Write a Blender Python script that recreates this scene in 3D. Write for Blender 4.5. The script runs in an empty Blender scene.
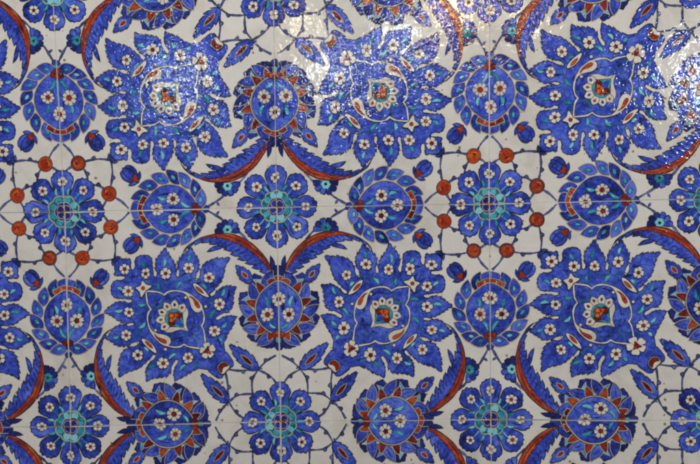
import bpy, math, random
from math import sin, cos, pi, radians, hypot, atan2

K = 0.00115            # metres per unit of the drawing (a tile is about 0.245 m)
S = 212.0              # side of the drawing of one tile
scene = bpy.context.scene
COL = scene.collection

# ----------------------------------------------------------------------------------- materials
def nd(nt, typ, x=0, y=0, **kw):
    n = nt.nodes.new(typ); n.location = (x, y)
    for k, v in kw.items(): setattr(n, k, v)
    return n

def glaze(name, stops, rough=0.12, wave=1.0, ripple=1.0, nscale=150, streak=0.25, island=0.4, specks=False, spec=0.5):
    m = bpy.data.materials.new(name); m.use_nodes = True
    nt = m.node_tree; nt.nodes.clear(); L = nt.links.new
    out = nd(nt, 'ShaderNodeOutputMaterial'); b = nd(nt, 'ShaderNodeBsdfPrincipled')
    L(b.outputs[0], out.inputs[0])
    geo = nd(nt, 'ShaderNodeNewGeometry')
    inf = nd(nt, 'ShaderNodeObjectInfo')
    # every painted piece gets its own offset into the noise
    off = nd(nt, 'ShaderNodeVectorMath', operation='SCALE'); off.inputs[0].default_value = (3.1, 5.7, 2.3)
    L(geo.outputs['Random Per Island'], off.inputs['Scale'])
    add = nd(nt, 'ShaderNodeVectorMath', operation='ADD')
    L(geo.outputs['Position'], add.inputs[0]); L(off.outputs[0], add.inputs[1])
    n1 = nd(nt, 'ShaderNodeTexNoise'); n1.inputs['Scale'].default_value = nscale; n1.inputs['Detail'].default_value = 4
    n1.inputs['Roughness'].default_value = 0.6; n1.inputs['Distortion'].default_value = 0.8
    L(add.outputs[0], n1.inputs['Vector'])
    n2 = nd(nt, 'ShaderNodeTexNoise'); n2.inputs['Scale'].default_value = nscale * 0.22; n2.inputs['Detail'].default_value = 2
    L(add.outputs[0], n2.inputs['Vector'])
    # f = n1*(1-streak) + n2*streak + (rnd-.5)*island
    mx = nd(nt, 'ShaderNodeMix', data_type='FLOAT'); mx.inputs[0].default_value = streak
    L(n1.outputs[0], mx.inputs[2]); L(n2.outputs[0], mx.inputs[3])
    ma = nd(nt, 'ShaderNodeMath', operation='MULTIPLY_ADD'); ma.inputs[1].default_value = island
    L(geo.outputs['Random Per Island'], ma.inputs[0])
    sb = nd(nt, 'ShaderNodeMath', operation='SUBTRACT'); sb.inputs[1].default_value = island * 0.5
    L(mx.outputs[0], ma.inputs[2]); L(ma.outputs[0], sb.inputs[0])
    rp = nd(nt, 'ShaderNodeValToRGB')
    el = rp.color_ramp.elements
    while len(el) > 1: el.remove(el[-1])
    el[0].position = stops[0][0]; el[0].color = (*stops[0][1], 1)
    for p, c in stops[1:]:
        e = el.new(p); e.color = (*c, 1)
    L(sb.outputs[0], rp.inputs[0])
    colout = rp.outputs[0]
    if specks:
        # pin holes and iron specks in the white slip, and a few stained patches
        v = nd(nt, 'ShaderNodeTexVoronoi'); v.inputs['Scale'].default_value = 55; v.inputs['Randomness'].default_value = 1
        v.voronoi_dimensions = '2D'
        sx = nd(nt, 'ShaderNodeSeparateXYZ'); cb = nd(nt, 'ShaderNodeCombineXYZ')
        L(geo.outputs['Position'], sx.inputs[0]); L(sx.outputs[0], cb.inputs[0]); L(sx.outputs[2], cb.inputs[1])
        nw = nd(nt, 'ShaderNodeTexNoise'); nw.inputs['Scale'].default_value = 400; L(geo.outputs['Position'], nw.inputs['Vector'])
        nm = nd(nt, 'ShaderNodeVectorMath', operation='MULTIPLY_ADD'); nm.inputs[1].default_value = (.0022, .0022, 0)
        L(nw.outputs['Color'], nm.inputs[0]); L(cb.outputs[0], nm.inputs[2])
        L(nm.outputs[0], v.inputs['Vector'])
        sep = nd(nt, 'ShaderNodeSeparateColor'); L(v.outputs['Color'], sep.inputs[0])
        rr = nd(nt, 'ShaderNodeMapRange'); rr.inputs[1].default_value = 0.80; rr.inputs[2].default_value = 1.0
        rr.inputs[3].default_value = 0.0; rr.inputs[4].default_value = 0.10
        L(sep.outputs[0], rr.inputs[0])
        lt = nd(nt, 'ShaderNodeMath', operation='LESS_THAN'); L(v.outputs['Distance'], lt.inputs[0]); L(rr.outputs[0], lt.inputs[1])
        n3 = nd(nt, 'ShaderNodeTexNoise'); n3.inputs['Scale'].default_value = 38; n3.inputs['Detail'].default_value = 5
        L(geo.outputs['Position'], n3.inputs['Vector'])
        r3 = nd(nt, 'ShaderNodeMapRange'); r3.inputs[1].default_value = 0.60; r3.inputs[2].default_value = 0.80
        r3.inputs[3].default_value = 0.0; r3.inputs[4].default_value = 0.45
        L(n3.outputs[0], r3.inputs[0])
        m1 = nd(nt, 'ShaderNodeMix', data_type='RGBA'); L(r3.outputs[0], m1.inputs[0]); L(colout, m1.inputs[6])
        m1.inputs[7].default_value = (0.50, 0.42, 0.30, 1)
        m2 = nd(nt, 'ShaderNodeMix', data_type='RGBA'); L(lt.outputs[0], m2.inputs[0]); L(m1.outputs[2], m2.inputs[6])
        m2.inputs[7].default_value = (0.30, 0.19, 0.10, 1)
        colout = m2.outputs[2]
    L(colout, b.inputs['Base Color'])
    b.inputs['Roughness'].default_value = rough
    b.inputs['IOR'].default_value = 1.5
    b.inputs['Specular IOR Level'].default_value = spec
    # uneven glaze: slow waves and fine brush ripple
    w1 = nd(nt, 'ShaderNodeTexNoise'); w1.inputs['Scale'].default_value = 85; w1.inputs['Detail'].default_value = 2
    L(geo.outputs['Position'], w1.inputs['Vector'])
    w2 = nd(nt, 'ShaderNodeTexNoise'); w2.inputs['Scale'].default_value = 210; w2.inputs['Detail'].default_value = 0.6
    w2.inputs['Distortion'].default_value = 1.2
    L(geo.outputs['Position'], w2.inputs['Vector'])
    b1 = nd(nt, 'ShaderNodeBump'); b1.inputs['Strength'].default_value = 1.0; b1.inputs['Distance'].default_value = 0.00075 * wave
    L(w1.outputs[0], b1.inputs['Height'])
    b2 = nd(nt, 'ShaderNodeBump'); b2.inputs['Strength'].default_value = 1.0; b2.inputs['Distance'].default_value = 0.00034 * ripple
    L(w2.outputs[0], b2.inputs['Height']); L(b1.outputs[0], b2.inputs['Normal'])
    L(b2.outputs[0], b.inputs['Normal'])
    return m

MATS = [
    glaze('white_slip_glaze', [(0.30, (0.565, 0.535, 0.485)), (0.5, (0.69, 0.662, 0.615)), (0.68, (0.745, 0.722, 0.68))], 0.07, 0.24, 0.10, 45, 0.5, 0.0, True),
    glaze('cream_paint', [(0.3, (0.56, 0.50, 0.41)), (0.5, (0.69, 0.64, 0.55)), (0.7, (0.78, 0.74, 0.66))], 0.075, .34, .28, 190, 0.3, 0.2),
    glaze('cobalt_blue_paint', [(0.32, (0.007, 0.012, 0.095)), (0.42, (0.020, 0.038, 0.30)), (0.52, (0.045, 0.084, 0.56)), (0.66, (0.125, 0.200, 0.75))], 0.07, .34, 0.36, 200, 0.42, 0.18),
    glaze('dark_cobalt_paint', [(0.28, (0.006, 0.009, 0.065)), (0.48, (0.014, 0.022, 0.20)), (0.7, (0.036, 0.055, 0.40))], 0.075, .34, 0.36, 200, 0.38, 0.25),
    glaze('turquoise_paint', [(0.28, (0.015, 0.17, 0.28)), (0.46, (0.050, 0.38, 0.50)), (0.68, (0.24, 0.62, 0.70))], 0.075, .34, 0.34, 230, 0.3, 0.4),
    glaze('red_bole_paint', [(0.28, (0.060, 0.005, 0.004)), (0.44, (0.22, 0.015, 0.006)), (0.60, (0.40, 0.038, 0.009)), (0.80, (0.60, 0.14, 0.026))], 0.085, .34, 0.5, 240, 0.35, 0.30),
    glaze('dark_line_paint', [(0.3, (0.005, 0.006, 0.012)), (0.5, (0.013, 0.016, 0.030)), (0.75, (0.045, 0.047, 0.075))], 0.075, .34, 0.34, 240, 0.3, 0.3),
    glaze('slate_blue_paint', [(0.3, (0.035, 0.042, 0.12)), (0.5, (0.085, 0.105, 0.29)), (0.72, (0.17, 0.20, 0.42))], 0.075, .34, 0.34, 230, 0.3, 0.3),
    glaze('dark_green_line_paint', [(0.25, (0.008, 0.055, 0.085)), (0.75, (0.03, 0.19, 0.25))], 0.075, .34, 0.34, 200, 0.3, 0.3),
    glaze('berry_red_paint', [(0.30, (0.055, 0.005, 0.004)), (0.45, (0.20, 0.013, 0.006)), (0.60, (0.36, 0.032, 0.008)), (0.78, (0.58, 0.12, 0.022))], 0.05, .5, .6, 170, 0.4, 0.30),
    glaze('orange_red_paint', [(0.3, (0.40, 0.045, 0.010)), (0.6, (0.62, 0.14, 0.025)), (0.8, (0.70, 0.26, 0.06))], 0.085, .34, .4, 230, .35, .3),
    glaze('cream_line_paint', [(0.25, (0.36, 0.30, 0.23)), (0.7, (0.60, 0.54, 0.45))], 0.075, .34, .3, 200, 0.3, 0.3),
]
WHITE, CREAM, BLUE, DBLUE, TURQ, RED, LINE, STEM, GLINE, BERRY, ORANGE, CLINE = range(12)

# ----------------------------------------------------------------------------------- drawing tools
def cr(pts, n=6, closed=False):
    """Catmull-Rom through the points."""
    P = list(pts); N = len(P); out = []
    segs = N if closed else N - 1
    for i in range(segs):
        if closed: a, b, c, d = P[(i-1) % N], P[i], P[(i+1) % N], P[(i+2) % N]
        else: a, b, c, d = P[max(i-1, 0)], P[i], P[i+1], P[min(i+2, N-1)]
        for k in range(n):
            t = k / n; t2 = t*t; t3 = t2*t
            out.append(tuple(0.5*((2*b[q]) + (-a[q]+c[q])*t + (2*a[q]-5*b[q]+4*c[q]-d[q])*t2 + (-a[q]+3*b[q]-3*c[q]+d[q])*t3) for q in (0, 1)))
    if not closed: out.append(P[-1])
    return out

def plen(p):
    L = [0.0]
    for a, b in zip(p, p[1:]): L.append(L[-1] + hypot(b[0]-a[0], b[1]-a[1]))
    return L

def at(p, L, s):
    s = min(max(s, 0), L[-1])
    for i in range(len(p)-1):
        if s <= L[i+1] or i == len(p)-2:
            d = max(L[i+1]-L[i], 1e-9); t = (s-L[i])/d
            a, b = p[i], p[i+1]
            return (a[0]+(b[0]-a[0])*t, a[1]+(b[1]-a[1])*t), ((b[0]-a[0])/d, (b[1]-a[1])/d)

def teeth(path, n, amp, side, rng=None, deep=0.0):
    """saw teeth pointing along the path, outward on the given side (+1 = left of travel in u,v with v down)."""
    L = plen(path); out = []
    for k in range(n):
        s0 = L[-1]*k/n; s1 = L[-1]*(k+1)/n
        a = amp*(1 if rng is None else rng.uniform(0.7, 1.25))
        p, t = at(path, L, s0+0.02*(s1-s0)); out.append((p[0]-side*t[1]*deep*-1, p[1]+side*t[0]*deep*-1))
        p, t = at(path, L, s0+0.55*(s1-s0)); out.append((p[0]-side*t[1]*a*0.62, p[1]+side*t[0]*a*0.62))
        p, t = at(path, L, s0+0.97*(s1-s0)); out.append((p[0]-side*t[1]*a+t[0]*a*0.5, p[1]+side*t[0]*a+t[1]*a*0.5))
    return out

def ribbon(pts, w, closed=False, rng=None, taper=0.0):
    """one stroke of the brush as a polygon strip: list of quads sharing corners."""
    P = [pts[0]]
    for p in pts[1:]:
        if hypot(p[0]-P[-1][0], p[1]-P[-1][1]) > 0.12: P.append(p)
    if closed and hypot(P[0][0]-P[-1][0], P[0][1]-P[-1][1]) < 0.12: P.pop()
    N = len(P)
    if N < 2: return None
    ph = rng.uniform(0, 6.28) if rng else 0; ph2 = rng.uniform(0, 6.28) if rng else 0
    V = []; L = plen(P)
    for i in range(N):
        if closed: a, c = P[i-1], P[(i+1) % N]
        else: a, c = P[max(i-1, 0)], P[min(i+1, N-1)]
        b = P[i]
        d1 = (b[0]-a[0], b[1]-a[1]); d2 = (c[0]-b[0], c[1]-b[1])
        l1 = hypot(*d1) or 1e-9; l2 = hypot(*d2) or 1e-9
        if i == 0 and not closed: d1, l1 = d2, l2
        if i == N-1 and not closed: d2, l2 = d1, l1
        t = (d1[0]/l1+d2[0]/l2, d1[1]/l1+d2[1]/l2); lt = hypot(*t)
        if lt < 1e-3: n = (-d1[1]/l1, d1[0]/l1); f = 1
        else:
            n = (-t[1]/lt, t[0]/lt); f = min(2/max(lt, 1e-3), 1.7)
        ww = w*0.5*f*(1 + 0.22*sin(L[i]*0.35+ph) + 0.12*sin(L[i]*0.93+ph2))
        if taper and not closed:
            q = L[i]/max(L[-1], 1e-9)
            ww *= (1 - taper*abs(2*q-1)**2)
        V.append((b[0]+n[0]*ww, b[1]+n[1]*ww)); V.append((b[0]-n[0]*ww, b[1]-n[1]*ww))
    F = []
    M = N if closed else N-1
    for i in range(M):
        j = (i+1) % N
        F.append((2*i, 2*i+1, 2*j+1, 2*j))
    return V, F

def grow(poly, d):
    """push a simple outline outwards by d (works for gentle shapes)."""
    A = sum(a[0]*b[1]-b[0]*a[1] for a, b in zip(poly, poly[1:]+poly[:1]))
    s = 1 if A > 0 else -1
    N = len(poly); out = []
    for i in range(N):
        a, b, c = poly[i-1], poly[i], poly[(i+1) % N]
        d1 = (b[0]-a[0], b[1]-a[1]); d2 = (c[0]-b[0], c[1]-b[1])
        l1 = hypot(*d1) or 1e-9; l2 = hypot(*d2) or 1e-9
        n = (s*(d1[1]/l1+d2[1]/l2), -s*(d1[0]/l1+d2[0]/l2)); ln = hypot(*n)
        if ln < 0.3: out.append((b[0], b[1])); continue
        f = min(2/ln, 1.8)
        out.append((b[0]+n[0]/ln*d*f, b[1]+n[1]/ln*d*f))
    return out

def inside(p, poly):
    c = False; x, y = p; n = len(poly)
    for i in range(n):
        a = poly[i-1]; b = poly[i]
        if (a[1] > y) != (b[1] > y) and x < (b[0]-a[0])*(y-a[1])/(b[1]-a[1])+a[0]: c = not c
    return c

class Part:
    def __init__(s, name, rank=0):
        s.name = name; s.items = []; s.kids = []; s.rank = rank
    def fill(s, pts, mat): s.items.append((list(pts), None, mat)); return s
    def line(s, pts, w, mat=LINE, closed=False, rng=None, taper=0.0):
        r = ribbon(list(pts), w, closed, rng, taper)
        if r: s.items.append((r[0], r[1], mat))
        return s
    def shape(s, pts, mat, w=0.9, omat=LINE, rng=None):
        s.fill(pts, mat); s.line(pts, w, omat, True, rng); return s
    def kid(s, name):
        k = Part(name); s.kids.append(k); return k

class Fr:
    """a little frame: x to the right, y 'up' along the motif's own axis."""
    def __init__(s, o, ang): s.o = o; s.c = cos(ang); s.s = sin(ang)
    def __call__(s, x, y): return (s.o[0]+x*s.c-y*s.s, s.o[1]+x*s.s+y*s.c)
    def pol(s, r, phi, side=1):        # phi in degrees from up
        a = radians(phi); return s(side*r*sin(a), r*cos(a))
    def P(s, pts): return [s(x, y) for x, y in pts]

def leaf_pts(base, tip, w, n=7, belly=0.45, bend=0.0):
    dx, dy = tip[0]-base[0], tip[1]-base[1]; l = hypot(dx, dy); tx, ty = dx/l, dy/l; nx, ny = -ty, tx
    A = []; B = []
    for i in range(n+1):
        t = i/n
        h = w*0.5*(sin(pi*t**(math.log(0.5)/math.log(belly))))**0.8 if 0 < t < 1 else 0.0
        bx = bend*l*sin(pi*t)
        cx, cy = base[0]+tx*l*t+nx*bx, base[1]+ty*l*t+ny*bx
        A.append((cx+nx*h, cy+ny*h)); B.append((cx-nx*h, cy-ny*h))
    return A + B[-2:0:-1]

def toothleaf(base, tip, w, n=4, amp=1.2, belly=0.4, rng=None, bend=0.0):
    dx, dy = tip[0]-base[0], tip[1]-base[1]; l = hypot(dx, dy); tx, ty = dx/l, dy/l; nx, ny = -ty, tx
    e = []
    for sg in (1, -1):
        path = []
        for i in range(13):
            t = i/12
            h = w*0.5*(sin(pi*t**(math.log(0.5)/math.log(belly))))**0.85 if 0 < t < 1 else 0
            bx = bend*l*sin(pi*t)
            path.append((base[0]+tx*l*t+nx*(sg*h+bx), base[1]+ty*l*t+ny*(sg*h+bx)))
        q = teeth(path, n, amp, sg, rng)
        e.append(q)
    return [base] + e[0] + [tip] + e[1][::-1]

def disc(c, r, n=28, wob=0.0, ph=0.0, k=5):
    return [(c[0]+r*(1+wob*sin(k*2*pi*i/n+ph))*cos(2*pi*i/n), c[1]+r*(1+wob*sin(k*2*pi*i/n+ph))*sin(2*pi*i/n)) for i in range(n)]

def floret(part, c, R, n, rng, name='floret', core=0.34, corem=RED):
    k = part.kid(name)
    c = (c[0]+rng.uniform(-.5, .5), c[1]+rng.uniform(-.5, .5)); R *= rng.uniform(0.92, 1.08)
    rot = rng.uniform(0, 2*pi); sq = rng.uniform(-0.08, 0.08)
    pet = [rng.uniform(0.9, 1.1) for _ in range(n)]
    def shp(d):
        o = []
        for i in range(n):
            for j in range(8):
                t = (j/8-0.5)
                rr = R*pet[i]*(0.50+0.50*min(1, abs(cos(pi*t))*1.6)**0.55 - .05*(abs(t) < .1)) + d
                a = rot + 2*pi*(i+t)/n
                o.append((c[0]+rr*cos(a)*(1+sq), c[1]+rr*sin(a)*(1-sq)))
        return o
    k.fill(shp(0.6), LINE); k.fill(shp(0), CREAM)
    for i in range(n):                        # a short brush line between petals
        a = rot + 2*pi*(i+0.5)/n
        k.line([(c[0]+R*.30*cos(a), c[1]+R*.30*sin(a)), (c[0]+R*.58*cos(a), c[1]+R*.58*sin(a))], 0.34, LINE)
    k.fill(disc(c, R*core+0.3, 10, .16, rot), LINE); k.fill(disc(c, R*core-.25, 10, .2, rot+1), corem)
    return k

def tleaf(part, a, b, w, rng, mat=TURQ, bend=0.12):
    pts = leaf_pts(a, b, w, 6, 0.5, bend*rng.choice((-1, 1)))
    part.fill(grow(pts, 0.45), GLINE); part.fill(pts, mat)

# ----------------------------------------------------------------------------------- tracing helpers
# corners of the reference tile in the photograph, used to read its drawing into tile coordinates
def loc(x, y):
    u = x-64.5-(y-212)*5.5/215; v = y-212+(x-64.5)*4.8/212
    return (u*S/211.5, v*S/214.7)
Z = 6.026
def R1(*p): return [loc(56+x/Z, 200+y/Z) for x, y in p]
def R2(*p): return [loc(166+x/Z, 200+y/Z) for x, y in p]
def R3(*p): return [loc(56+x/Z, 275+y/Z) for x, y in p]
def R4(*p): return [loc(166+x/Z, 275+y/Z) for x, y in p]
def R5(*p): return [loc(56+x/Z, 350+y/Z) for x, y in p]
def R6(*p): return [loc(166+x/Z, 350+y/Z) for x, y in p]
def mir(pts): return [(b, a) for a, b in pts]
def diag(p): q = (p[0]+p[1])*0.5; return (q, q)

# ----------------------------------------------------------------------------------- motifs
def rosette(center, a0, rng):
    P = Part('rosette', 3)
    base = Part('x')
    for k in range(8):
        a = k*pi/4
        f = Fr(center, a)
        j = [rng.uniform(-.7, .7) for _ in range(12)]
        half = [(14.5, -21.5), (20, -21.5), (24.5, -20.8), (28, -20.8), (31.5, -20.2), (34.6, -17.6), (35.2, -15.2), (37.4, -13), (37.6, -9.8), (39.6, -6.6), (39.2, -3.0)]
        pts = [(r+j[i], p) for i, (r, p) in enumerate(half)] + [(40.2+j[11], 0)] + [(r+j[i]*-.6, -p) for i, (r, p) in reversed(list(enumerate(half)))]
        poly = cr([f.pol(r, p) for r, p in pts], 3)
        P.shape(poly, BLUE, 1.0, LINE, rng)
        # darker brush strokes running out along the petal
        for _ in range(5):
            ph = rng.uniform(-13, 13); r0 = rng.uniform(18, 24); r1 = rng.uniform(29, 36)
            P.line([f.pol(r0, ph*0.8), f.pol((r0+r1)/2, ph), f.pol(r1, ph*1.1)], rng.uniform(.8, 2.0), rng.choice((DBLUE, DBLUE, BLUE)), rng=rng, taper=.9)
    for k in range(8):
        f = Fr(center, k*pi/4)
        P.line([f.pol(15, 0), f.pol(24, rng.uniform(-2, 2))], 1.0, TURQ, rng=rng)
        tleaf(P, f.pol(15.5, 20.5), f.pol(23.5, 17+rng.uniform(-3, 3)), 2.2, rng)
    R = P.kid('ring')
    n = rng.choice((8, 9, 10))
    def scal(r, amp): return [(center[0]+(r+amp*abs(sin(n*t/2)))*cos(t), center[1]+(r+amp*abs(sin(n*t/2)))*sin(t)) for t in [2*pi*i/72 for i in range(72)]]
    o = scal(14.6, 1.9)
    R.fill(grow(o, .8), GLINE); R.fill(o, CLINE); R.fill(scal(13.6, 1.9), GLINE)
    for i in range(n):
        t = 2*pi*(i+.5)/n; f = Fr(center, t)
        w = pi*11.5/n*0.80
        R.fill(cr([f(-w*.7, 8.6), f(-w, 11.4), f(-w*.55, 14.6), f(0, 15.2), f(w*.55, 14.6), f(w, 11.4), f(w*.7, 8.6)], 3), TURQ)
    R.fill(disc(center, 9.3, 30, .05, 1, 6), CLINE); R.fill(disc(center, 8.6, 30, .05, 1, 6), DBLUE)
    for i in range(4):
        t = pi/4+i*pi/2+rng.uniform(-.2, .2); f = Fr(center, t)
        q = cr([f(-3, 2.5), f(-3.6, 5.6), f(0, 7.4), f(3.6, 5.6), f(3, 2.5)], 3)
        R.line(q, .55, CLINE, rng=rng)
    R.fill(disc(center, 3.2, 14, .15, 1, 4), LINE); R.fill(disc(center, 2.4, 14, .15, 1, 4), RED)
    for k in range(8):
        f = Fr(center, k*pi/4)
        floret(P, f.pol(28.5, 0), 4.7, rng.choice((5, 5, 6)), rng)
    return P

def bud(part, base, tip, w, rng):
    B = part.kid('bud')
    dx, dy = tip[0]-base[0], tip[1]-base[1]; l = hypot(dx, dy); f = Fr(base, atan2(dy, dx)-pi/2)
    for sg in (-1, 1):
        B.shape(cr([f(0, 0), f(sg*w*.5, l*.30), f(sg*w*.62, l*.66), f(sg*w*.38, l*.92), f(sg*w*.05, l*.86), f(0, l*.4)], 4, True), BLUE, .9, LINE, rng)
    B.shape(cr([f(-w*.16, l*.2), f(-w*.30, l*.62), f(0, l*1.0), f(w*.30, l*.62), f(w*.16, l*.2)], 4, True), BLUE, .8, LINE, rng)
    B.shape(cr([f(0, -l*.05), f(-w*.30, l*.10), f(-w*.22, l*.34), f(0, l*.30), f(w*.24, l*.36), f(w*.30, l*.1)], 3, True), RED, .8, LINE, rng)
    for sg in (-1, 1):
        B.shape(leaf_pts(f(sg*1, 0), f(sg*w*.72, l*.24), 3.4, 5), BLUE, .7, LINE, rng)

def medallion_scaled(o, ang, rng):
    """round flower ringed by overlapping blue scales; axis 'up' points along ang's y."""
    P = Part('medallion', 4); f = Fr(o, ang)
    # calyx under the red heart
    for x, y, r in ((-5.5, -31, 3.6), (5.5, -31, 3.6), (0, -35, 4.0)):
        P.shape(disc(f(x, y), r, 16, .08, rng.random()*6, 3), DBLUE, .9, LINE, rng)
    P.fill(disc(f(0, -31.5), 3.0, 12), TURQ)
    for k, phi in enumerate((25, 48, 72, 96, 120, 143, 163)):
        for sg in (-1, 1):
            ph = phi+rng.uniform(-1.5, 1.5)
            c = f.pol((31.4, 30.9, 30.9, 31.0, 31.2, 31.6, 31.6)[k], ph, sg)
            mixa = (50, 38, 34, 36, 32, 27, 30)[k]+rng.uniform(-4, 4)
            # direction: tangent towards up, leaning outwards
            a = radians(ph)
            out = (sg*sin(a), cos(a)); tan = (-sg*cos(a), sin(a))
            dx = tan[0]*cos(radians(mixa))+out[0]*sin(radians(mixa)); dy = tan[1]*cos(radians(mixa))+out[1]*sin(radians(mixa))
            d = (f(dx, dy)[0]-o[0], f(dx, dy)[1]-o[1])
            b = (c[0]-d[0]*8.4, c[1]-d[1]*8.4); t = (c[0]+d[0]*9.4, c[1]+d[1]*9.4)
            pts = leaf_pts(b, t, 9.8, 8, .44, -.04*sg)
            P.fill(grow(pts, 1.15), CLINE); P.fill(grow(pts, .45), LINE); P.fill(grow(pts, -.05), BLUE)
            P.fill(leaf_pts((c[0]-d[0]*3.6, c[1]-d[1]*3.6), (c[0]+d[0]*3.6, c[1]+d[1]*3.6), 4.0, 5), LINE)
            P.fill(leaf_pts((c[0]-d[0]*2.9, c[1]-d[1]*2.9), (c[0]+d[0]*2.9, c[1]+d[1]*2.9), 2.9, 5), TURQ)
    for sg in (-1, 1):                                  # blue cap over the head
        q = cr([f(0, 30.5), f(sg*4.5, 30.5), f(sg*8.6, 31.4), f(sg*8.2, 35.6), f(sg*4, 37.6), f(0, 38.6)], 3, False)
        P.fill(grow(q, .9), CLINE); P.fill(grow(q, .35), LINE); P.fill(q, BLUE)
    on = [f.pol(23.4+(1.5*max(0, -cos(t))**8*2.0)+(3.2*max(0, cos(t))**16), math.degrees(t)) for t in [2*pi*i/56 for i in range(56)]]
    arch = [f.pol(24+3.2*max(0, cos(radians(p)))**16, p) for p in range(-27, 28, 6)] + [f.pol(29.2+2.0*max(0, cos(radians(p)))**16, p) for p in range(27, -28, -6)]
    P.fill(grow(arch, 1.0), CLINE); P.fill(grow(arch, .4), LINE); P.fill(arch, RED)
    P.fill(grow(on, 1.35), CLINE); P.fill(grow(on, .45), LINE); P.fill(grow(on, -.15), BLUE)
    for p0 in (-11, 11): P.line([f.pol(25.5, p0), f.pol(30, p0)], .8, CLINE)
    for p0 in (-19, 0, 19): P.line([f.pol(25.8+2*(p0 == 0), p0-2), f.pol(28.6+2*(p0 == 0), p0+2)], .9, LINE)
    wash(P, f, rng)
    P.line([f(0, -22), f(0, 10)], 1.0, TURQ, rng=rng)
    for sg in (-1, 1):
        P.line(cr([f(0, -22), f(sg*4.5, -14), f(sg*8, -6)], 5), .8, GLINE, rng=rng)
        tleaf(P, f(sg*10.4, 3), f(sg*12.6, 12), 3.0, rng)
        tleaf(P, f(sg*2.2, -20), f(sg*7.8, -10.5), 2.6, rng)
    red_heart(P, f, -25.5, rng)
    floret(P, f(0, 12.5), 6.6, rng.choice((7, 8)), rng)
    for sg in (-1, 1): floret(P, f(sg*10.2, -3.4), 6.5, rng.choice((7, 8)), rng, core=.4)
    for sg in (-1, 1): bud(P, f(sg*27.5, 31), f(sg*40.5, 46), 12.2, rng)
    return P

def wash(P, f, rng):
    for _ in range(16):
        x = rng.uniform(-19, 19); h = (22**2-x*x)**.5 if abs(x) < 22 else 0
        y0 = rng.uniform(-h*.8, h*.2); y1 = min(h*.85, y0+rng.uniform(8, 20))
        P.line([f(x, y0), f(x*.97+rng.uniform(-1, 1), (y0+y1)/2), f(x*.9, y1)], rng.uniform(1.2, 3.0), rng.choice((DBLUE, BLUE)), rng=rng, taper=.95)

def red_heart(P, f, y, rng):
    for x, dy, r in ((-3.2, .6, 3.0), (3.2, .6, 3.0), (0, -2.8, 3.0), (0, 2.2, 2.6)):
        P.shape(disc(f(x, y+dy), r, 12, .1, rng.random()*6, 3), RED, .7, LINE, rng)

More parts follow.
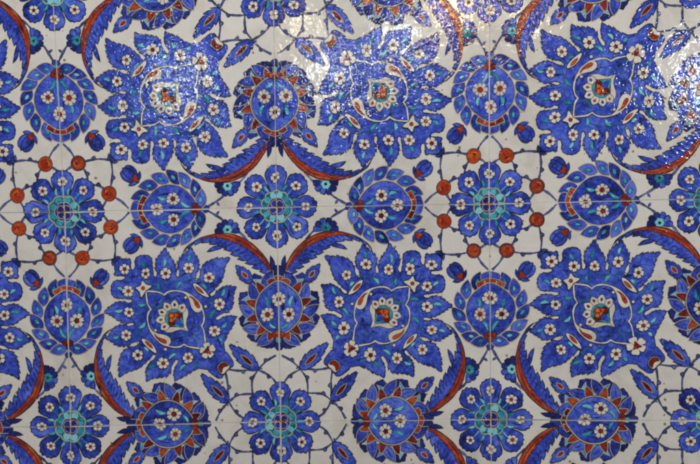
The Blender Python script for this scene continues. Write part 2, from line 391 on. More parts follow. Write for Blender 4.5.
def medallion_petalled(o, ang, rng):
    """round flower with red wedges and pointed blue petals."""
    P = Part('medallion', 4); f = Fr(o, ang)
    for x, y, r in ((-5, -35, 4.0), (5, -35, 4.0), (0, -38.5, 3.8)):
        P.shape(disc(f(x, y), r, 16, .08, rng.random()*6, 3), DBLUE, .9, LINE, rng)
    for phi in (14, 48, 82, 114, 144, 166):       # dark leaves standing behind
        for sg in (-1, 1):
            ph = phi+rng.uniform(-2, 2)
            P.shape(toothleaf(f.pol(27, ph+7, sg), f.pol(41.0, ph-11, sg), 17.5, 5, .8, .5, rng, bend=.05*sg), DBLUE, .9, LINE, rng)
    for phi in (33, 68, 103, 133):
        for sg in (-1, 1):
            q = [f.pol(30, phi+9, sg), f.pol(38, phi+10, sg), f.pol(33, phi+1, sg)]
            P.fill(grow(q, .7), CLINE); P.fill(q, TURQ)
    R0 = 24.0
    for k, (phi, rr, mixa) in enumerate(((23, 30.3, 38), (61, 30.2, 44), (96, 31.8, 50), (129, 33.0, 46), (157, 33.6, 52))):   # pointed blue petals
        for sg in (-1, 1):
            ph = phi+rng.uniform(-1.5, 1.5); c = f.pol(rr, ph, sg); a = radians(ph); mx = radians(mixa+rng.uniform(-4, 4))
            dx = -sg*cos(a)*cos(mx)+sg*sin(a)*sin(mx); dy = sin(a)*cos(mx)+cos(a)*sin(mx)
            d = (f(dx, dy)[0]-o[0], f(dx, dy)[1]-o[1])
            pts = leaf_pts((c[0]-d[0]*8.8, c[1]-d[1]*8.8), (c[0]+d[0]*9.6, c[1]+d[1]*9.6), 8.8, 8, .42)
            P.fill(grow(pts, 1.1), CLINE); P.fill(grow(pts, .55), LINE); P.fill(grow(pts, -.1), BLUE)
            P.line([(c[0]-d[0]*5, c[1]-d[1]*5), c, (c[0]+d[0]*6, c[1]+d[1]*6)], 1.5, DBLUE, rng=rng, taper=.9)
    for phi in (43, 79, 112, 141, 165):   # red wedges
        for sg in (-1, 1):
            ph = phi+rng.uniform(-1.5, 1.5)
            q = cr([f.pol(25.2, ph-7.5, sg), f.pol(25.2, ph, sg), f.pol(25.2, ph+7.5, sg), f.pol(29.6, ph+3.5, sg), f.pol(33.5, ph-2, sg), f.pol(29.6, ph-5.5, sg)], 2, True)
            P.fill(grow(q, .95), CLINE); P.fill(grow(q, .35), LINE); P.fill(grow(q, -.1), RED)
    for p0, p1 in ((-24, -9), (-8, 8), (9, 24)):
        z = 2.0 if p0 < 0 < p1 else 0
        q = [f.pol(24.4+z, p0), f.pol(24.9+z, (p0+p1)/2), f.pol(24.4+z, p1), f.pol(28.6+z, p1), f.pol(29.6+z, (p0+p1)/2), f.pol(28.6+z, p0)]
        P.fill(grow(q, .9), CLINE); P.fill(grow(q, .3), LINE); P.fill(grow(q, -.1), RED)
    on = [f.pol(R0-.8+2.2*max(0, -cos(t))**8+3.2*max(0, cos(t))**16, math.degrees(t)) for t in [2*pi*i/56 for i in range(56)]]
    P.fill(grow(on, 1.6), LINE); P.fill(grow(on, 1.0), CLINE); P.fill(grow(on, -.1), LINE); P.fill(grow(on, -.7), BLUE)
    wash(P, f, rng)
    P.line([f(0, -22), f(0, 10)], .8, TURQ, rng=rng)
    for sg in (-1, 1):
        P.line(cr([f(0, -22), f(sg*5, -16), f(sg*9.5, -8)], 5), .8, GLINE, rng=rng)
        tleaf(P, f(sg*11, 1.5), f(sg*14.5, 12), 3.2, rng)
        tleaf(P, f(sg*2, -20), f(sg*9, -15), 2.4, rng)
    red_heart(P, f, -27, rng)
    P.fill(disc(f(0, -32.4), 2.6, 10), TURQ)
    floret(P, f(0, 8.5), 6.3, rng.choice((7, 8)), rng)
    for sg in (-1, 1): floret(P, f(sg*10.6, -6.5), 6.6, rng.choice((7, 8)), rng, core=.38)
    for sg in (-1, 1):
        B = P.kid('bud')
        a, t = f(sg*27.5, 25), f(sg*41.5, 41)
        B.shape(toothleaf(a, t, 10.5, 4, 1.1, .42, rng), BLUE, .9, LINE, rng)
        c1 = (a[0]*.72+t[0]*.28, a[1]*.72+t[1]*.28); c2 = (a[0]*.36+t[0]*.64, a[1]*.36+t[1]*.64)
        cc = leaf_pts(c1, c2, 3.6, 5); B.fill(grow(cc, .7), CLINE); B.fill(cc, RED)
    return P

def lobe_outline(rng):
    """half of the large palmette's outline, from the berry corner to the snout."""
    o = []
    a = R1((338, 400), (335, 366), (356, 354), (378, 362), (400, 360), (424, 366), (440, 356), (446, 378), (446, 400))
    o += teeth(cr(a, 4), 10, .7, -1, rng)
    o += R1((451, 418), (461, 426), (471, 416))
    o += teeth(cr(R1((477, 396), (478, 362), (500, 342), (546, 338), (575, 358), (580, 400), (584, 432)), 4), 9, .65, -1, rng)
    o += R1((590, 458), (600, 466), (610, 456))
    o += teeth(cr(R1((613, 436), (606, 395), (612, 358), (630, 334), (655, 300)), 4), 6, 1.8, -1, rng)
    o += R1((657, 290))
    o += teeth(cr(R2((63, 446), (56, 408), (46, 376), (22, 346), (-6, 300)), 4), 6, 1.8, 1, rng)[::-1]
    o += R2((66, 462), (75, 468), (83, 458))
    o += teeth(cr(R2((86, 430), (79, 390), (88, 358), (112, 330), (150, 300)), 4), 6, 1.8, -1, rng)
    o += R2((151, 289))
    o += teeth(cr(R2((186, 440), (194, 408), (196, 372), (176, 334), (152, 300)), 4), 6, 1.8, 1, rng)[::-1]
    o += R4((176, 30), (187, 38), (200, 24))
    o += teeth(cr(R2((209, 452), (218, 418), (240, 384), (292, 362), (372, 358)), 4), 7, 1.8, -1, rng)
    o += R2((386, 353))
    o += teeth(cr(R4((265, 110), (300, 70), (330, 32), (342, 0), (352, -46), (372, -86)), 4), 7, 1.3, 1, rng)[::-1]
    o += R4((258, 120), (266, 130), (276, 130))
    o += teeth(cr(R4((292, 118), (322, 90), (356, 74), (404, 76)), 4), 6, 1.6, -1, rng)
    o += R4((418, 71))
    o += teeth(cr(R4((344, 226), (382, 206), (394, 166), (396, 122), (404, 80)), 4), 6, 1.9, 1, rng)[::-1]
    o += R4((318, 240), (298, 254), (294, 264), (304, 274))
    o += teeth(cr(R4((324, 266), (352, 252), (384, 246), (410, 250)), 4), 4, .9, -1, rng)
    o += R4((426, 250))
    o += teeth(cr(R4((352, 402), (362, 360), (388, 318), (404, 282), (412, 256)), 4), 5, 1.6, 1, rng)[::-1]
    o += cr(R4((352, 402), (358, 440), (362, 462)), 3)
    o += cr(R6((370, 8), (392, 34), (412, 64), (412, 88), (400, 98)), 4)
    return o

def palmette(rng):
    P = Part('palmette', 2)
    up = lobe_outline(rng); lo = mir(lobe_outline(rng))
    tipd = diag(R6((376, 112))[0])
    poly = up + [tipd] + lo[::-1]
    P.fill(poly, BLUE)
    # brush strokes inside the lobes
    cen = (107, 108)
    for _ in range(190):
        a = rng.uniform(0, 2*pi); r0 = rng.uniform(36, 56); r1 = r0+rng.uniform(6, 13)
        if r1 > 62: r1 = 62
        da = rng.uniform(-.10, .10)
        pts = [(cen[0]+r*cos(a+da*i), cen[1]+r*sin(a+da*i)) for i, r in enumerate((r0, (r0+r1)/2, r1))]
        if not all(inside((p[0]+dx, p[1]+dy), poly) for p in pts for dx, dy in ((1.2, 0), (-1.2, 0), (0, 1.2), (0, -1.2))): continue
        P.line(pts, rng.uniform(.9, 3.0), rng.choice((DBLUE, BLUE, BLUE)), rng=rng, taper=.95)
    P.line(poly, .8, LINE, True, rng)
    both = lambda pts: (pts, mir(pts))
    def one(t): return t[0]
    # thin stems of the florets and their small leaves
    stems = [R4((-30, 60), (40, 40), (105, 40), (150, 55)), R4((110, 40), (170, 22), (210, 30)), R4((222, 260), (262, 240), (292, 205), (305, 190)),
             R4((225, 330), (246, 320), (262, 330)), R3((640, 100), (622, 60), (648, 20), (660, 10)), R3((600, 100), (580, 60), (550, 30)),
             R4((238, 400), (262, 386), (280, 360)), R4((228, 200), (262, 160), (292, 140), (320, 90))]
    for st in stems:
        for q in both(cr(st, 5)): P.line(q, .75, GLINE, rng=rng)
    leaves = [(R4((66, 82))[0], R4((100, 40))[0]), (R4((330, 130))[0], R4((345, 84))[0]), (R4((262, 262))[0], R4((294, 212))[0]),
              (R4((330, 318))[0], R4((362, 284))[0]), (R3((625, 90))[0], R3((622, 44))[0]), (R1((540, 408))[0], R1((518, 372))[0]),
              (R2((140, 370))[0], R2((150, 330))[0]), (R4((215, 62))[0], R4((240, 86))[0]), (R4((318, 376))[0], R4((338, 398))[0]), (R1((650, 405))[0], R1((655, 350))[0])]
    for a, b in leaves:
        tleaf(P, a, b, 2.8, rng); tleaf(P, (a[1], a[0]), (b[1], b[0]), 2.8, rng)
    # white framed cartouche in the middle
    C = P.kid('cartouche')
    topc = diag(R3((541, 103))[0]); botc = diag(R4((241, 434))[0])
    half = [topc] + cr(R3((580, 100), (620, 104), (646, 116)), 4) + cr(R4((-8, 122), (14, 104), (56, 96), (110, 106), (160, 132), (198, 172), (216, 214), (224, 250), (222, 284), (209, 308)), 4) \
        + cr(R4((209, 308), (224, 336), (233, 384), (240, 428)), 4)[1:] + [botc]
    inner = half + mir(half)[::-1][1:-1]
    C.fill(inner, BLUE)
    for _ in range(44):
        a = rng.uniform(0, 2*pi); r0 = rng.uniform(19, 24); a1 = a+rng.uniform(.2, .5)
        C.line([(cen[0]+r0*cos(a+(a1-a)*t), cen[1]+r0*sin(a+(a1-a)*t)) for t in (0, .33, .66, 1)], rng.uniform(1., 3.0), rng.choice((DBLUE, BLUE)), rng=rng, taper=.95)
    grid = [R3((560, 186), (620, 196), (690, 186)), R3((632, 110), (640, 150), (622, 196)), R3((690, 112), (700, 150), (696, 176)), R4((130, 300), (170, 312), (208, 308)), R4((150, 235), (190, 250), (222, 254)), R4((150, 345), (190, 380), (232, 390))]
    for g in grid:
        for q in both(cr(g, 5)): C.line(q, .8, GLINE, rng=rng)
    comma = cr(R4((84, 98), (118, 118), (138, 150), (150, 196), (172, 224), (198, 224), (214, 204), (206, 176), (170, 138), (126, 108)), 4, True)
    core = cr(R4((136, 130), (158, 150), (172, 186), (186, 202), (199, 200), (200, 186), (186, 160), (160, 136)), 4, True)
    for m in (lambda q: q, mir):
        C.line(m(half), 2.2, LINE, rng=rng); C.fill(grow(m(comma), .7), LINE)
    for m in (lambda q: q, mir):
        C.line(m(half), 1.2, CREAM, rng=rng); C.fill(m(comma), CREAM)
        C.fill(grow(m(core), .1), LINE); C.fill(grow(m(core), -.45), RED)
        for d in R4((118, 138), (234, 192)):
            c = m([d])[0]; C.fill(disc(c, 2.0, 10), LINE); C.fill(disc(c, 1.35, 10), CREAM)
    # seed pods
    for m in (lambda q: q, mir):
        K_ = P.kid('seed_pod')
        pod = cr(R4((164, 56), (186, 58), (226, 94), (254, 134), (222, 126), (184, 96)), 4, True)
        K_.fill(grow(m(pod), .85), LINE); K_.fill(m(pod), CREAM)
        cpod = leaf_pts(R4((178, 72))[0], R4((224, 114))[0], 2.6, 6)
        K_.fill(grow(m(cpod), .5), LINE); K_.fill(m(cpod), RED)
    # tulip flower
    T = P.kid('tulip_flower')
    tc = (106.5, 107.5); f = Fr(tc, pi/4-pi/2)     # 'up' (y) points to the snout corner
    for sg in (-1, 1):
        sep = cr([f(0, 19.0), f(sg*3.2, 13.2), f(sg*7.6, 9.8), f(sg*12.2, 7.6), f(sg*15.4, 3.6), f(sg*15.8, -1.2), f(sg*13, .6), f(sg*11, 2.6), f(sg*8.6, 4), f(sg*4, 9), f(0, 12.6)], 4, True)
        T.fill(grow(sep, .5), LINE); T.fill(sep, CREAM)
    for k in range(6):
        phi = -85+34*k; q_ = 16.6+rng.uniform(-.5, .5); u = phi+180
        pet = cr([f.pol(4, u), f.pol(9.5, u-17), f.pol(13.6, u-16), f.pol(q_-.2, u-6), f.pol(q_+.9, u+rng.uniform(-3, 3)), f.pol(q_-.2, u+6), f.pol(13.6, u+16), f.pol(9.5, u+17)], 4, True)
        T.fill(grow(pet, .5), LINE); T.fill(pet, CREAM)
        T.fill(leaf_pts(f.pol(10.8, u), f.pol(15.0, u), 2.9, 5, .6), LINE); T.fill(leaf_pts(f.pol(11.6, u), f.pol(14.4, u), 1.8, 4, .6), rng.choice((BLUE, RED, RED)))
    cup = cr([f(-8.4, 2), f(-7.4, -5), f(0, -8.6), f(7.4, -5), f(8.4, 2), f(4.6, 7), f(0, 12.5), f(-4.6, 7)], 4, True)
    T.fill(grow(cup, .5), LINE); T.fill(cup, TURQ)
    for x, y, r in ((0, -2.2, 4.6), (-4.3, 1.2, 4.0), (4.3, 1.2, 4.0)):
        T.shape(disc(f(x, y), r, 14, .08, rng.random()*6, 3), RED, .4, LINE, rng)
    for x, y in ((-3.6, -.4), (0, -3.4), (3.6, -.4), (0, 1.2)):
        T.fill(disc(f(x, y), 1.9, 9, .2, rng.random()*6, 3), ORANGE)
    T.shape(cr([f(-3, 4), f(0, 2), f(3, 4), f(1.6, 8.5), f(0, 10.5), f(-1.6, 8.5)], 3, True), BLUE, .5, LINE, rng)
    # florets of the lobes
    floret(P, diag(R1((405, 425))[0]), 5.5, 5, rng)
    for q, r in ((R1((540, 445)), 5.2), (R1((665, 442)), 5.1), (R2((140, 412)), 5.2), (R4((258, 20)), 5.2), (R4((315, 176)), 5.6), (R4((290, 336)), 6.0)):
        for m in (q, mir(q)): floret(P, m[0], r, rng.choice((5, 5, 6)), rng)
    # three pointed white star on the frame's corner
    st = P.kid('floret'); c = diag(R3((524, 86))[0]); g = Fr(c, pi/4-pi/2)
    s3 = [g(0, 3.4), g(-2.2, 4.0), g(-7.6, 4.6), g(-4.8, 0), g(-4.8, -5.6), g(0, -3.4), g(4.8, -5.6), g(4.8, 0), g(7.6, 4.6), g(2.2, 4.0)]
    s3 = cr(s3, 3, True); st.fill(grow(s3, .8), LINE); st.fill(s3, CREAM); st.fill(disc(g(0, 0), 2.2, 10), LINE); st.fill(disc(g(0, 0), 1.6, 10), RED)
    # large flower at the frame's end
    c = diag(R4((264, 442))[0]); k = floret(P, c, 8.4, 5, rng, core=.3)
    g = Fr(c, rng.uniform(0, 6))
    for i in range(3):
        q = leaf_pts(c, g.pol(5, 120*i), 2.6, 4); k.fill(grow(q, .3), LINE); k.fill(q, RED)
    # snout
    M = P.kid('snout_mouth')
    mc = diag(R6((352, 92))[0]); g0 = Fr(mc, pi/4-pi/2); g = lambda x, y: g0(x*.72, y*.72)
    out = cr([g(-7.4, 6.0), g(-8, 0), g(-4.6, -4.6), g(0, -5.4), g(4.6, -4.6), g(8, 0), g(7.4, 6.0), g(4, 7.6), g(0, 7.0), g(-4, 7.6)], 4, True)
    M.fill(grow(out, .8), LINE); M.fill(out, CREAM)
    ir = cr([g(-6.6, 4.4), g(-7, 0), g(-4, -3.6), g(0, -4.3), g(4, -3.6), g(7, 0), g(6.6, 4.4), g(3.4, 2.6), g(0, 1.4), g(-3.4, 2.6)], 4, True)
    M.fill(grow(ir, .5), LINE); M.fill(ir, RED)
    return P

def feather(m, rng):
    P = Part('feather_leaf', 5)
    rib = cr(R2((634, 440), (622, 392), (584, 332), (532, 276), (470, 234), (400, 208), (330, 203), (262, 213), (202, 233), (152, 262), (122, 288), (102, 322)), 5)
    inn = cr(R2((630, 442), (596, 430), (552, 402), (505, 372), (440, 338), (378, 298), (318, 268), (262, 252), (205, 250), (156, 268), (124, 292), (102, 322)), 5)
    # long overlapping barbs, each leaning back along the rib towards its tip
    L = plen(inn); barbs = []
    k = 11; edge = []
    for i in range(k):
        s0 = L[-1]*(0.02+0.90*i/k); s1 = L[-1]*(0.02+0.90*(i+1)/k)
        p, t = at(inn, L, s0); edge.append(p)
        amp = rng.uniform(3.0, 4.6)*(1-.62*i/k)
        p, t = at(inn, L, s0+.55*(s1-s0)); edge.append((p[0]+t[1]*amp*.75, p[1]-t[0]*amp*.75))
        p, t = at(inn, L, s0+1.12*(s1-s0)); edge.append((p[0]+t[1]*amp, p[1]-t[0]*amp))
        p, t = at(inn, L, s0+.98*(s1-s0)); edge.append(p)
    edge.append(inn[-1])
    poly = rib + edge[::-1]
    P.fill(m(poly), BLUE)
    # streaks of the barbs
    Lr = plen(rib); 
    for i in range(17):
        s = Lr[-1]*(0.03+.80*i/17)
        a, _ = at(rib, Lr, s); b, t = at(inn, L, L[-1]*(0.03+.80*i/17)+11)
        a = (a[0]*.45+b[0]*.55, a[1]*.45+b[1]*.55)
        P.line(m([a, ((a[0]+b[0])/2+.6, (a[1]+b[1])/2-.6), b]), rng.uniform(.7, 1.5), rng.choice((LINE, DBLUE, DBLUE)), rng=rng, taper=.9)
    lo_ = cr(R2((634, 440), (604, 398), (560, 348), (504, 300), (452, 268), (392, 244), (330, 226), (270, 222), (225, 230)), 5)
    red = rib[:int(len(rib)*.74)] + lo_[::-1]
    n = len(lo_)
    tl = teeth(lo_, 12, 1.3, -1, rng)
    red = rib[:int(len(rib)*.72)] + tl[::-1]
    P.fill(m(red), RED)
    Lo = plen(lo_)
    for i in range(16):
        q0 = rng.uniform(.02, .62); q1 = q0+rng.uniform(.08, .2); fr = rng.uniform(.15, .85); pp = []
        for z in (0, .5, 1):
            q = q0+(q1-q0)*z; a, _ = at(rib, Lr, Lr[-1]*q*.94); b, _ = at(lo_, Lo, Lo[-1]*q*1.22); pp.append((a[0]*(1-fr)+b[0]*fr, a[1]*(1-fr)+b[1]*fr))
        P.line(m(pp), rng.uniform(.7, 1.6), rng.choice((RED, BERRY, ORANGE, BERRY, LINE, ORANGE)), rng=rng, taper=.95)
    P.line(m(tl), .6, LINE, rng=rng)
    mid = cr(R2((632, 434), (596, 376), (545, 312), (480, 262), (400, 230), (320, 214)), 5)
    P.line(m(mid), .7, LINE, rng=rng, taper=.6)
    P.line(m(poly), .95, LINE, True, rng)
    P.shape(m(leaf_pts(R2((345, 286))[0], R2((250, 314))[0], 4.2, 6, .45, .08)), BLUE, .8, LINE, rng)
    P.shape(m(leaf_pts(R2((632, 424))[0], R2((624, 334))[0], 4.6, 6, .4, .08)), DBLUE, .8, LINE, rng)
    return P

def half_flower(m, rng):
    P = Part('small_flower', 1)
    P.line(m(cr(R2((238, 62), (280, 84), (336, 118), (362, 150)), 5)), 2.3, LINE, rng=rng)
    P.line(m(cr(R2((238, 62), (280, 84), (336, 118), (362, 150)), 5)), 1.5, STEM, rng=rng)
    P.fill(m(leaf_pts(R2((300, 92))[0], R2((318, 66))[0], 3, 4)), STEM)
    P.line(m(cr(R2((430, 185), (462, 212), (494, 248)), 5)), 2.2, LINE, rng=rng)
    P.line(m(cr(R2((430, 185), (462, 212), (494, 248)), 5)), 1.4, STEM, rng=rng)
    c = R2((372, 196))[0]; f = Fr(c, pi)   # up points to -v
    for phi in (-82, -50, -17, 17, 50, 82):
        q = cr([f.pol(3, phi), f.pol(8, phi-17), f.pol(12, phi-12), f.pol(12.6+rng.uniform(-.6, .6), phi), f.pol(12, phi+12), f.pol(8, phi+17)], 3, True)
        P.shape(m(q), DBLUE if phi > 0 else BLUE, .9, LINE, rng)
    P.fill(m(disc(f(0, 2.6), 5.0, 16, .12, 1, 6)), GLINE); P.fill(m(disc(f(0, 2.6), 4.3, 16, .12, 1, 6)), TURQ); P.fill(m(disc(f(0, 2.4), 1.6, 8)), LINE)
    return P

def stem_strokes(P, m, path, w, rng, thorn=None):
    q = m(cr(path, 5))
    P.line(q, w*1.12, LINE, rng=rng)
    P.line(q, w*.80, STEM, rng=rng)
    if thorn:
        L = plen(q); p, t = at(q, L, L[-1]*thorn[0]); sg = thorn[1]
        n = (-t[1]*sg, t[0]*sg)
        tri = [(p[0]-t[0]*2.4, p[1]-t[1]*2.4), (p[0]+n[0]*2.9-t[0]*.6, p[1]+n[1]*2.9-t[1]*.6), (p[0]+n[0]*2.7+t[0]*1.4, p[1]+n[1]*2.7+t[1]*1.4), (p[0]+t[0]*2.2, p[1]+t[1]*2.2)]
        P.shape(cr(tri, 3, True), STEM, .6, LINE, rng)

ident = lambda q: list(q)
def tile_parts(rng):
    out = []
    # berries and their twigs
    def twig(*a):
        P = Part('stem', 0); stem_strokes(P, *a); out.append(P)
    for m, sg in ((ident, 1), (mir, -1)):
        twig(m, R1((268, 76), (290, 96), (312, 130)), 1.9, rng)
        twig(m, R1((350, 148), (398, 118), (440, 74)), 1.9, rng)
        twig(m, R1((318, 180), (272, 212), (208, 226)), 1.9, rng, (.5, -sg))
        twig(m, R1((334, 190), (346, 232), (354, 290), (350, 352)), 1.9, rng, (.42, -sg))
        B = Part('berry', 1)
        c = R1((328, 165))[0]
        q = m(disc(c, 6.9, 24, .02, rng.random()*6, 3))
        B.fill(grow(q, .7), LINE); B.fill(q, BERRY)
        B.line(m(disc(c, 6.0, 24, .03, rng.random()*6, 3)), 1.0, LINE if rng.random() < .3 else BERRY, True, rng)
        t0 = rng.uniform(0, 6.28)
        for rr, mt, w_ in ((4.4, BERRY, 2.6), (2.2, BERRY, 2.2), (3.8, ORANGE, 1.5), (4.6, ORANGE, 1.0)):
            ta = t0+rng.uniform(-.5, .5); le = rng.uniform(.9, 2.2)
            B.line(m([(c[0]+rr*cos(ta+le*z/6), c[1]+rr*sin(ta+le*z/6)) for z in range(7)]), w_, mt, rng=rng, taper=.9)
        B.line(m([c, (c[0]+2, c[1]-3)]), .8, LINE, rng=rng)
        out.append(B)
        # stems ring by the snout
        twig(m, R6((372, 110), (440, 120), (505, 116), (550, 102), (584, 112)), 1.9, rng, (.45, sg))
        twig(m, R6((384, 304), (424, 274), (468, 264), (524, 264)), 1.9, rng, (.35, -sg))
        twig(m, R6((378, 308), (402, 352), (432, 388), (466, 410)), 1.9, rng, (.55, -sg))
        twig(m, R6((374, 312), (344, 344), (318, 382), (298, 424)), 1.9, rng, (.5, sg))
        B = Part('leaf_bud', 2)
        a, t = R6((378, 310))[0], R6((224, 150))[0]
        B.shape(m(toothleaf(a, t, 12.6, 5, 1.5, .42, rng)), BLUE, .95, LINE, rng)
        B.line(m([(a[0]*.9+t[0]*.1, a[1]*.9+t[1]*.1), (a[0]*.2+t[0]*.8, a[1]*.2+t[1]*.8)]), 6.6, DBLUE, taper=.9)
        cc = leaf_pts((a[0]*.80+t[0]*.20, a[1]*.80+t[1]*.20), (a[0]*.38+t[0]*.62, a[1]*.38+t[1]*.62), 4.0, 7, .45)
        B.fill(grow(m(cc), .95), LINE); B.fill(grow(m(cc), .55), CLINE); B.fill(m(cc), RED)
        out.append(B)
        out.append(half_flower(m, rng))
        out.append(feather(m, rng))
    out.append(palmette(rng))
    for c in ((0, 0), (S, 0), (0, S), (S, S)): out.append(rosette(c, 0, rng))
    j = lambda: rng.uniform(-.5, .5)
    # scaled medallions: on the two sides that meet at the berry corner (axis up = towards it)
    out.append(medallion_scaled((0+j()*.3, 105+j()), pi, rng))            # left side, up = -v
    out.append(medallion_scaled((105+j(), 0+j()*.3), pi/2, rng))          # top side, up = -u
    # petalled medallions: on the other two sides, heads away from the snout corner
    out.append(medallion_petalled((S+j()*.3, 99+j()), pi, rng))
    out.append(medallion_petalled((99+j(), S+j()*.3), pi/2, rng))
    out.sort(key=lambda p: p.rank)
    return out

# ----------------------------------------------------------------------------------- laying the tiles
# seam crossings of the wall in drawing units (the old tiles are not quite square or level)
X = {(-2,-1):(-388,-232), (-2,0):(-374,-6), (-2,1):(-362,217), (-2,2):(-357,432), (-2,3):(-355,646), (-2,4):(-353,860),
     (-1,-1):(-172,-233), (-1,0):(-160,-8), (-1,1):(-148,214.5), (-1,2):(-143,429), (-1,3):(-141,643), (-1,4):(-139,857),
     (0,-1):(45,-236), (0,0):(52.5,-11), (0,1):(64.5,212), (0,2):(70.5,426.6), (0,3):(73,641), (0,4):(75,855),
     (1,-1):(270,-240), (1,0):(273.2,-15.5), (1,1):(276.6,207.2), (1,2):(280.6,421.7), (1,3):(283,636), (1,4):(285,850),
     (2,-1):(490,-245), (2,0):(489.8,-20), (2,1):(489.2,204.0), (2,2):(490.8,419.6), (2,3):(493,635), (2,4):(495,850),
     (3,-1):(716,-252), (3,0):(713,-25), (3,1):(710,198.6), (3,2):(712,421), (3,3):(714,638), (3,4):(716,853),
     (4,-1):(940,-257), (4,0):(936,-30), (4,1):(932,194), (4,2):(934,422), (4,3):(936,640), (4,4):(938,856)}

def world(p, d=0.0):
    return ((p[0]-350)*K, -d, (232-p[1])*K)

def clip(poly, lo_u, hi_u, lo_v, hi_v):
    for ax, lim, sg in ((0, lo_u, 1), (0, hi_u, -1), (1, lo_v, 1), (1, hi_v, -1)):
        if not poly: return poly
        out = []
        for i in range(len(poly)):
            a, b = poly[i-1], poly[i]
            ia = sg*(a[ax]-lim) >= 0; ib = sg*(b[ax]-lim) >= 0
            if ia != ib:
                t = (lim-a[ax])/(b[ax]-a[ax]); out.append((a[0]+(b[0]-a[0])*t, a[1]+(b[1]-a[1])*t))
            if ib: out.append(b)
        poly = out
    return poly

def build_tile(ci, ri, label, tilt):
    rng = random.Random(1000+ci*37+ri*101)
    q = [X[(ci, ri)], X[(ci+1, ri)], X[(ci+1, ri+1)], X[(ci, ri+1)]]
    cx = sum(p[0] for p in q)/4; cy = sum(p[1] for p in q)/4
    fu = ci % 2 != 0; fv = ri % 2 == 0
    W = [(rng.uniform(0, 6.28), rng.uniform(.012, .035), rng.uniform(0, 6.28), rng.uniform(.012, .035)) for _ in range(3)]
    def warp(p):
        du = sum(.34*sin(a+b*p[0]*1.0+1.7*b*p[1]) for a, b, c, d in W); dv = sum(.34*sin(c+d*p[1]+1.4*d*p[0]) for a, b, c, d in W)
        return (p[0]+du, p[1]+dv)
    def place(p, d):
        u = p[0]/S; v = p[1]/S
        if fu: u = 1-u
        if fv: v = 1-v
        x = (q[0][0]*(1-u)+q[1][0]*u)*(1-v)+(q[3][0]*(1-u)+q[2][0]*u)*v
        y = (q[0][1]*(1-u)+q[1][1]*u)*(1-v)+(q[3][1]*(1-u)+q[2][1]*u)*v
        return ((x-cx)*K, -d, (cy-y)*K)
    # body: front face, rounded shoulder, sides
    e = .06; rings = []
    def ring(inset, d, rr=2.0):
        o = []
        for (ux, vy, a0) in ((0, 0, pi), (1, 0, 1.5*pi), (1, 1, 0), (0, 1, .5*pi)):
            c = (inset+rr if ux == 0 else S-inset-rr, inset+rr if vy == 0 else S-inset-rr)
            for k in range(4):
                a = a0+k/3*pi/2; o.append(place((c[0]+rr*cos(a), c[1]+rr*sin(a)), d))
        return o
    T = 0.009
    rs = [ring(.40, T, .8), ring(.22, T-.00006, .9), ring(e+.03, T-.0002, 1.0), ring(e, T-.0005, 1.0), ring(e, 0.0, 1.0)]
    V = [p for r in rs for p in r]; n = len(rs[0])
    F = [tuple(range(n))[::-1]]
    for k in range(len(rs)-1):
        for i in range(n):
            j = (i+1) % n; F.append((k*n+i, k*n+j, (k+1)*n+j, (k+1)*n+i))
    me = bpy.data.meshes.new('painted_tile'); me.from_pydata(V, [], F); me.materials.append(MATS[WHITE])
    import bmesh
    bm = bmesh.new(); bm.from_mesh(me); bmesh.ops.recalc_face_normals(bm, faces=bm.faces); bm.to_mesh(me); bm.free()
    root = bpy.data.objects.new('painted_tile', me); COL.objects.link(root)
    root.location = world((cx, cy)); root.rotation_euler = (radians(tilt[0]), 0, radians(tilt[1]))
    root['label'] = label; root['kind'] = 'thing'; root['category'] = 'tile'; root['group'] = 'painted floral tiles covering the wall'
    pads = [rng.choice((.36, .40, .45, .52, .8)) for _ in range(4)]
    ST = 2.0e-6
    def emit(part, parent, d0):
        verts = []; faces = []; mi = []; mats = []
        d = d0
        for pts, fc, mat in part.items:
            if fc is None:
                polys = [pts]
            else: polys = None
            if mat not in mats: mats.append(mat)
            k = mats.index(mat)
            if polys:
                w = clip([warp(p) for p in pts], pads[0], S-pads[1], pads[2], S-pads[3])
                if len(w) >= 3:
                    b = len(verts); verts += [place(p, d) for p in w]; faces.append(tuple(range(b, b+len(w)))); mi.append(k)
            else:
                wp = [warp(p) for p in pts]
                inside = all(pads[0] < p[0] < S-pads[1] and pads[2] < p[1] < S-pads[3] for p in wp)
                if inside:
                    b = len(verts); verts += [place(p, d) for p in wp]
                    for f in fc: faces.append(tuple(b+i for i in f)); mi.append(k)
                else:
                    for f in fc:
                        w = clip([wp[i] for i in f], pads[0], S-pads[1], pads[2], S-pads[3])
                        if len(w) >= 3:
                            b = len(verts); verts += [place(p, d) for p in w]; faces.append(tuple(range(b, b+len(w)))); mi.append(k)
            d += ST
        if not faces: return d
        m = bpy.data.meshes.new(part.name); m.from_pydata(verts, [], faces)
        for k in mats: m.materials.append(MATS[k])
        m.polygons.foreach_set('material_index', mi)
        # all paint faces the room
        bm = bmesh.new(); bm.from_mesh(m)
        bm.normal_update()
        fl = [f for f in bm.faces if f.normal.y > 0]
        if fl: bmesh.ops.reverse_faces(bm, faces=fl)
        bm.to_mesh(m); bm.free()
        o = bpy.data.objects.new(part.name, m); COL.objects.link(o); o.parent = parent
        for kd in part.kids: d = emit(kd, o, d)
        return d
    for part in tile_parts(rng):
        emit(part, root, T+1.5e-5*(1+2*part.rank))
    return root

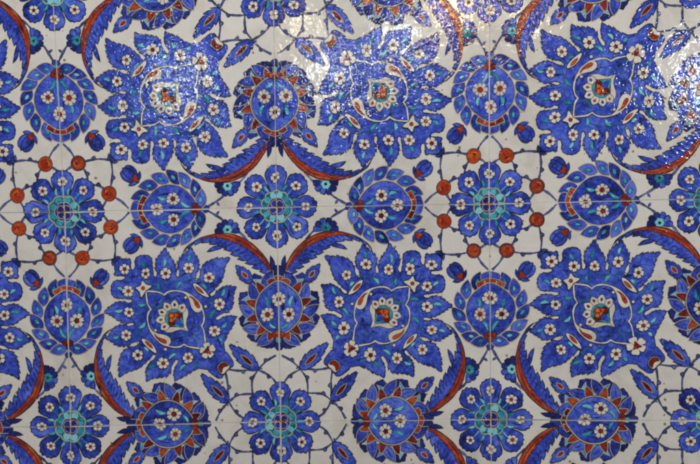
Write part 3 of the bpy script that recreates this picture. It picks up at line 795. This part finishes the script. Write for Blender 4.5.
LABELS = {
 (-1,0): 'cropped tile at the left edge, top row, with part of a blue palmette',
 (0,0): 'top row tile with faint bluish sparkle on its palmette, snout pointing up right',
 (1,0): 'top row tile with white glare on its palmette, snout pointing up left',
 (2,0): 'top row tile at right, palmette snout beside the big white glare',
 (-1,1): 'narrow cropped tile at the left edge, middle row, below two red berries',
 (0,1): 'middle row tile at left, palmette snout pointing down right, berries upper left',
 (1,1): 'middle row tile whose palmette snout points down left, berries at upper right',
 (2,1): 'middle row tile at right, palmette snout pointing down right, berries upper left',
 (-1,2): 'sliver of tile in the bottom left corner with a red feather',
 (0,2): 'bottom row tile cut by the frame, leftmost of the three wide ones',
 (1,2): 'bottom row tile cut by the frame, leaf bud at its upper left corner',
 (2,2): 'bottom row tile cut by the frame in the lower right corner',
}
TILT = {(0,0): (.08, -.08), (1,0): (-.08, .1), (2,0): (.1, -.15)}
rt = random.Random(5)
for ri in range(-1, 4):
    for ci in range(-2, 4):
        lab = LABELS.get((ci, ri), 'blue and white floral tile beyond the edge of the picture')
        tl = TILT.get((ci, ri), (rt.uniform(-.14, .14), rt.uniform(-.14, .14)))
        build_tile(ci, ri, lab, tl)

# ----------------------------------------------------------------------------------- wall behind with the lime grout
def wall():
    m = bpy.data.materials.new('lime_grout'); m.use_nodes = True; nt = m.node_tree; b = nt.nodes['Principled BSDF']
    g = nd(nt, 'ShaderNodeNewGeometry'); n = nd(nt, 'ShaderNodeTexNoise'); n.inputs['Scale'].default_value = 30; n.inputs['Detail'].default_value = 6
    nt.links.new(g.outputs['Position'], n.inputs['Vector'])
    r = nd(nt, 'ShaderNodeValToRGB'); r.color_ramp.elements[0].position = .35; r.color_ramp.elements[1].position = .65
    r.color_ramp.elements[0].color = (.40, .31, .22, 1); r.color_ramp.elements[1].color = (.66, .60, .50, 1)
    nt.links.new(n.outputs[0], r.inputs[0]); nt.links.new(r.outputs[0], b.inputs['Base Color'])
    b.inputs['Roughness'].default_value = .85
    x0, x1, z0, z1 = -1.4, 1.4, -1.1, 1.1
    V = []
    for y in (-0.0078, 0.12):
        V += [(x0, y, z0), (x1, y, z0), (x1, y, z1), (x0, y, z1)]
    F = [(0, 1, 2, 3), (7, 6, 5, 4), (0, 4, 5, 1), (1, 5, 6, 2), (2, 6, 7, 3), (3, 7, 4, 0)]
    me = bpy.data.meshes.new('wall'); me.from_pydata(V, [], F); me.materials.append(m)
    o = bpy.data.objects.new('wall', me); COL.objects.link(o)
    o['kind'] = 'structure'; o['label'] = 'pale lime mortar wall bed showing in the tile joints'
wall()

# ----------------------------------------------------------------------------------- camera and light
D = 1.5
cam = bpy.data.cameras.new('camera'); co = bpy.data.objects.new('camera', cam); COL.objects.link(co)
co.location = (0, -D-.009, 0); co.rotation_euler = (pi/2, 0, 0)
cam.sensor_width = 36; cam.lens = 36*D/(700*K); cam.clip_end = 60; cam.clip_start = .05
scene.camera = co

def lamp(name, pos, target, sx, sy, watts, col):
    l = bpy.data.lights.new(name, 'AREA'); l.shape = 'RECTANGLE'; l.size = sx; l.size_y = sy; l.energy = watts; l.color = col
    o = bpy.data.objects.new(name, l); COL.objects.link(o); o.location = pos
    import mathutils
    d = mathutils.Vector(target)-mathutils.Vector(pos); o.rotation_euler = d.to_track_quat('-Z', 'Y').to_euler()
    return o
def mirror_at(px, py, dist):
    f = (D+dist)/D
    return ((px-350)*K*f, -dist, (232-py)*K*f)

# windows across the hall and hanging lamps, seen back in the glaze
lamp('window_lamp', mirror_at(178, 84, 4.2), (0, 0, 0), .10, .12, 1.7, (.80, .90, 1.0))
lamp('window_lamp', mirror_at(334, 70, 4.2), (0, 0, 0), .05, .12, 1.6, (.85, .93, 1.0))
lamp('window_lamp', mirror_at(406, 40, 4.2), (0, 0, 0), .09, .07, 1.6, (.85, .93, 1.0))
lamp('window_lamp', mirror_at(700, 80, 4.2), (0, 0, 0), .12, .16, 5, (.90, .95, 1.0))
lamp('hanging_lamp', mirror_at(455, 6, 3.4), (0, 0, 0), .10, .07, 2.0, (1.0, .70, .38))
lamp('hanging_lamp', mirror_at(522, 18, 3.4), (0, 0, 0), .03, .05, .5, (1.0, .85, .65))
lamp('hanging_lamp', mirror_at(305, 26, 3.4), (0, 0, 0), .04, .05, .45, (1.0, .78, .5))
# soft light of the room from high in front of the wall
lamp('ceiling_light', (.15, -1.5, 2.1), (0.05, 0, .1), 2.2, 1.0, 66, (1.0, .97, .925))

w = bpy.data.worlds.new('World'); scene.world = w; w.use_nodes = True
w.node_tree.nodes['Background'].inputs[0].default_value = (.95, .97, 1.0, 1)
w.node_tree.nodes['Background'].inputs[1].default_value = .14

scene.view_settings.view_transform = 'Standard'; scene.view_settings.look = 'None'
scene.view_settings.exposure = 0; scene.view_settings.gamma = 1
scene.cycles.pixel_filter_type = 'BLACKMAN_HARRIS'; scene.cycles.filter_width = 2.2
scene.cycles.max_bounces = 4
scene.cycles.use_denoising = True
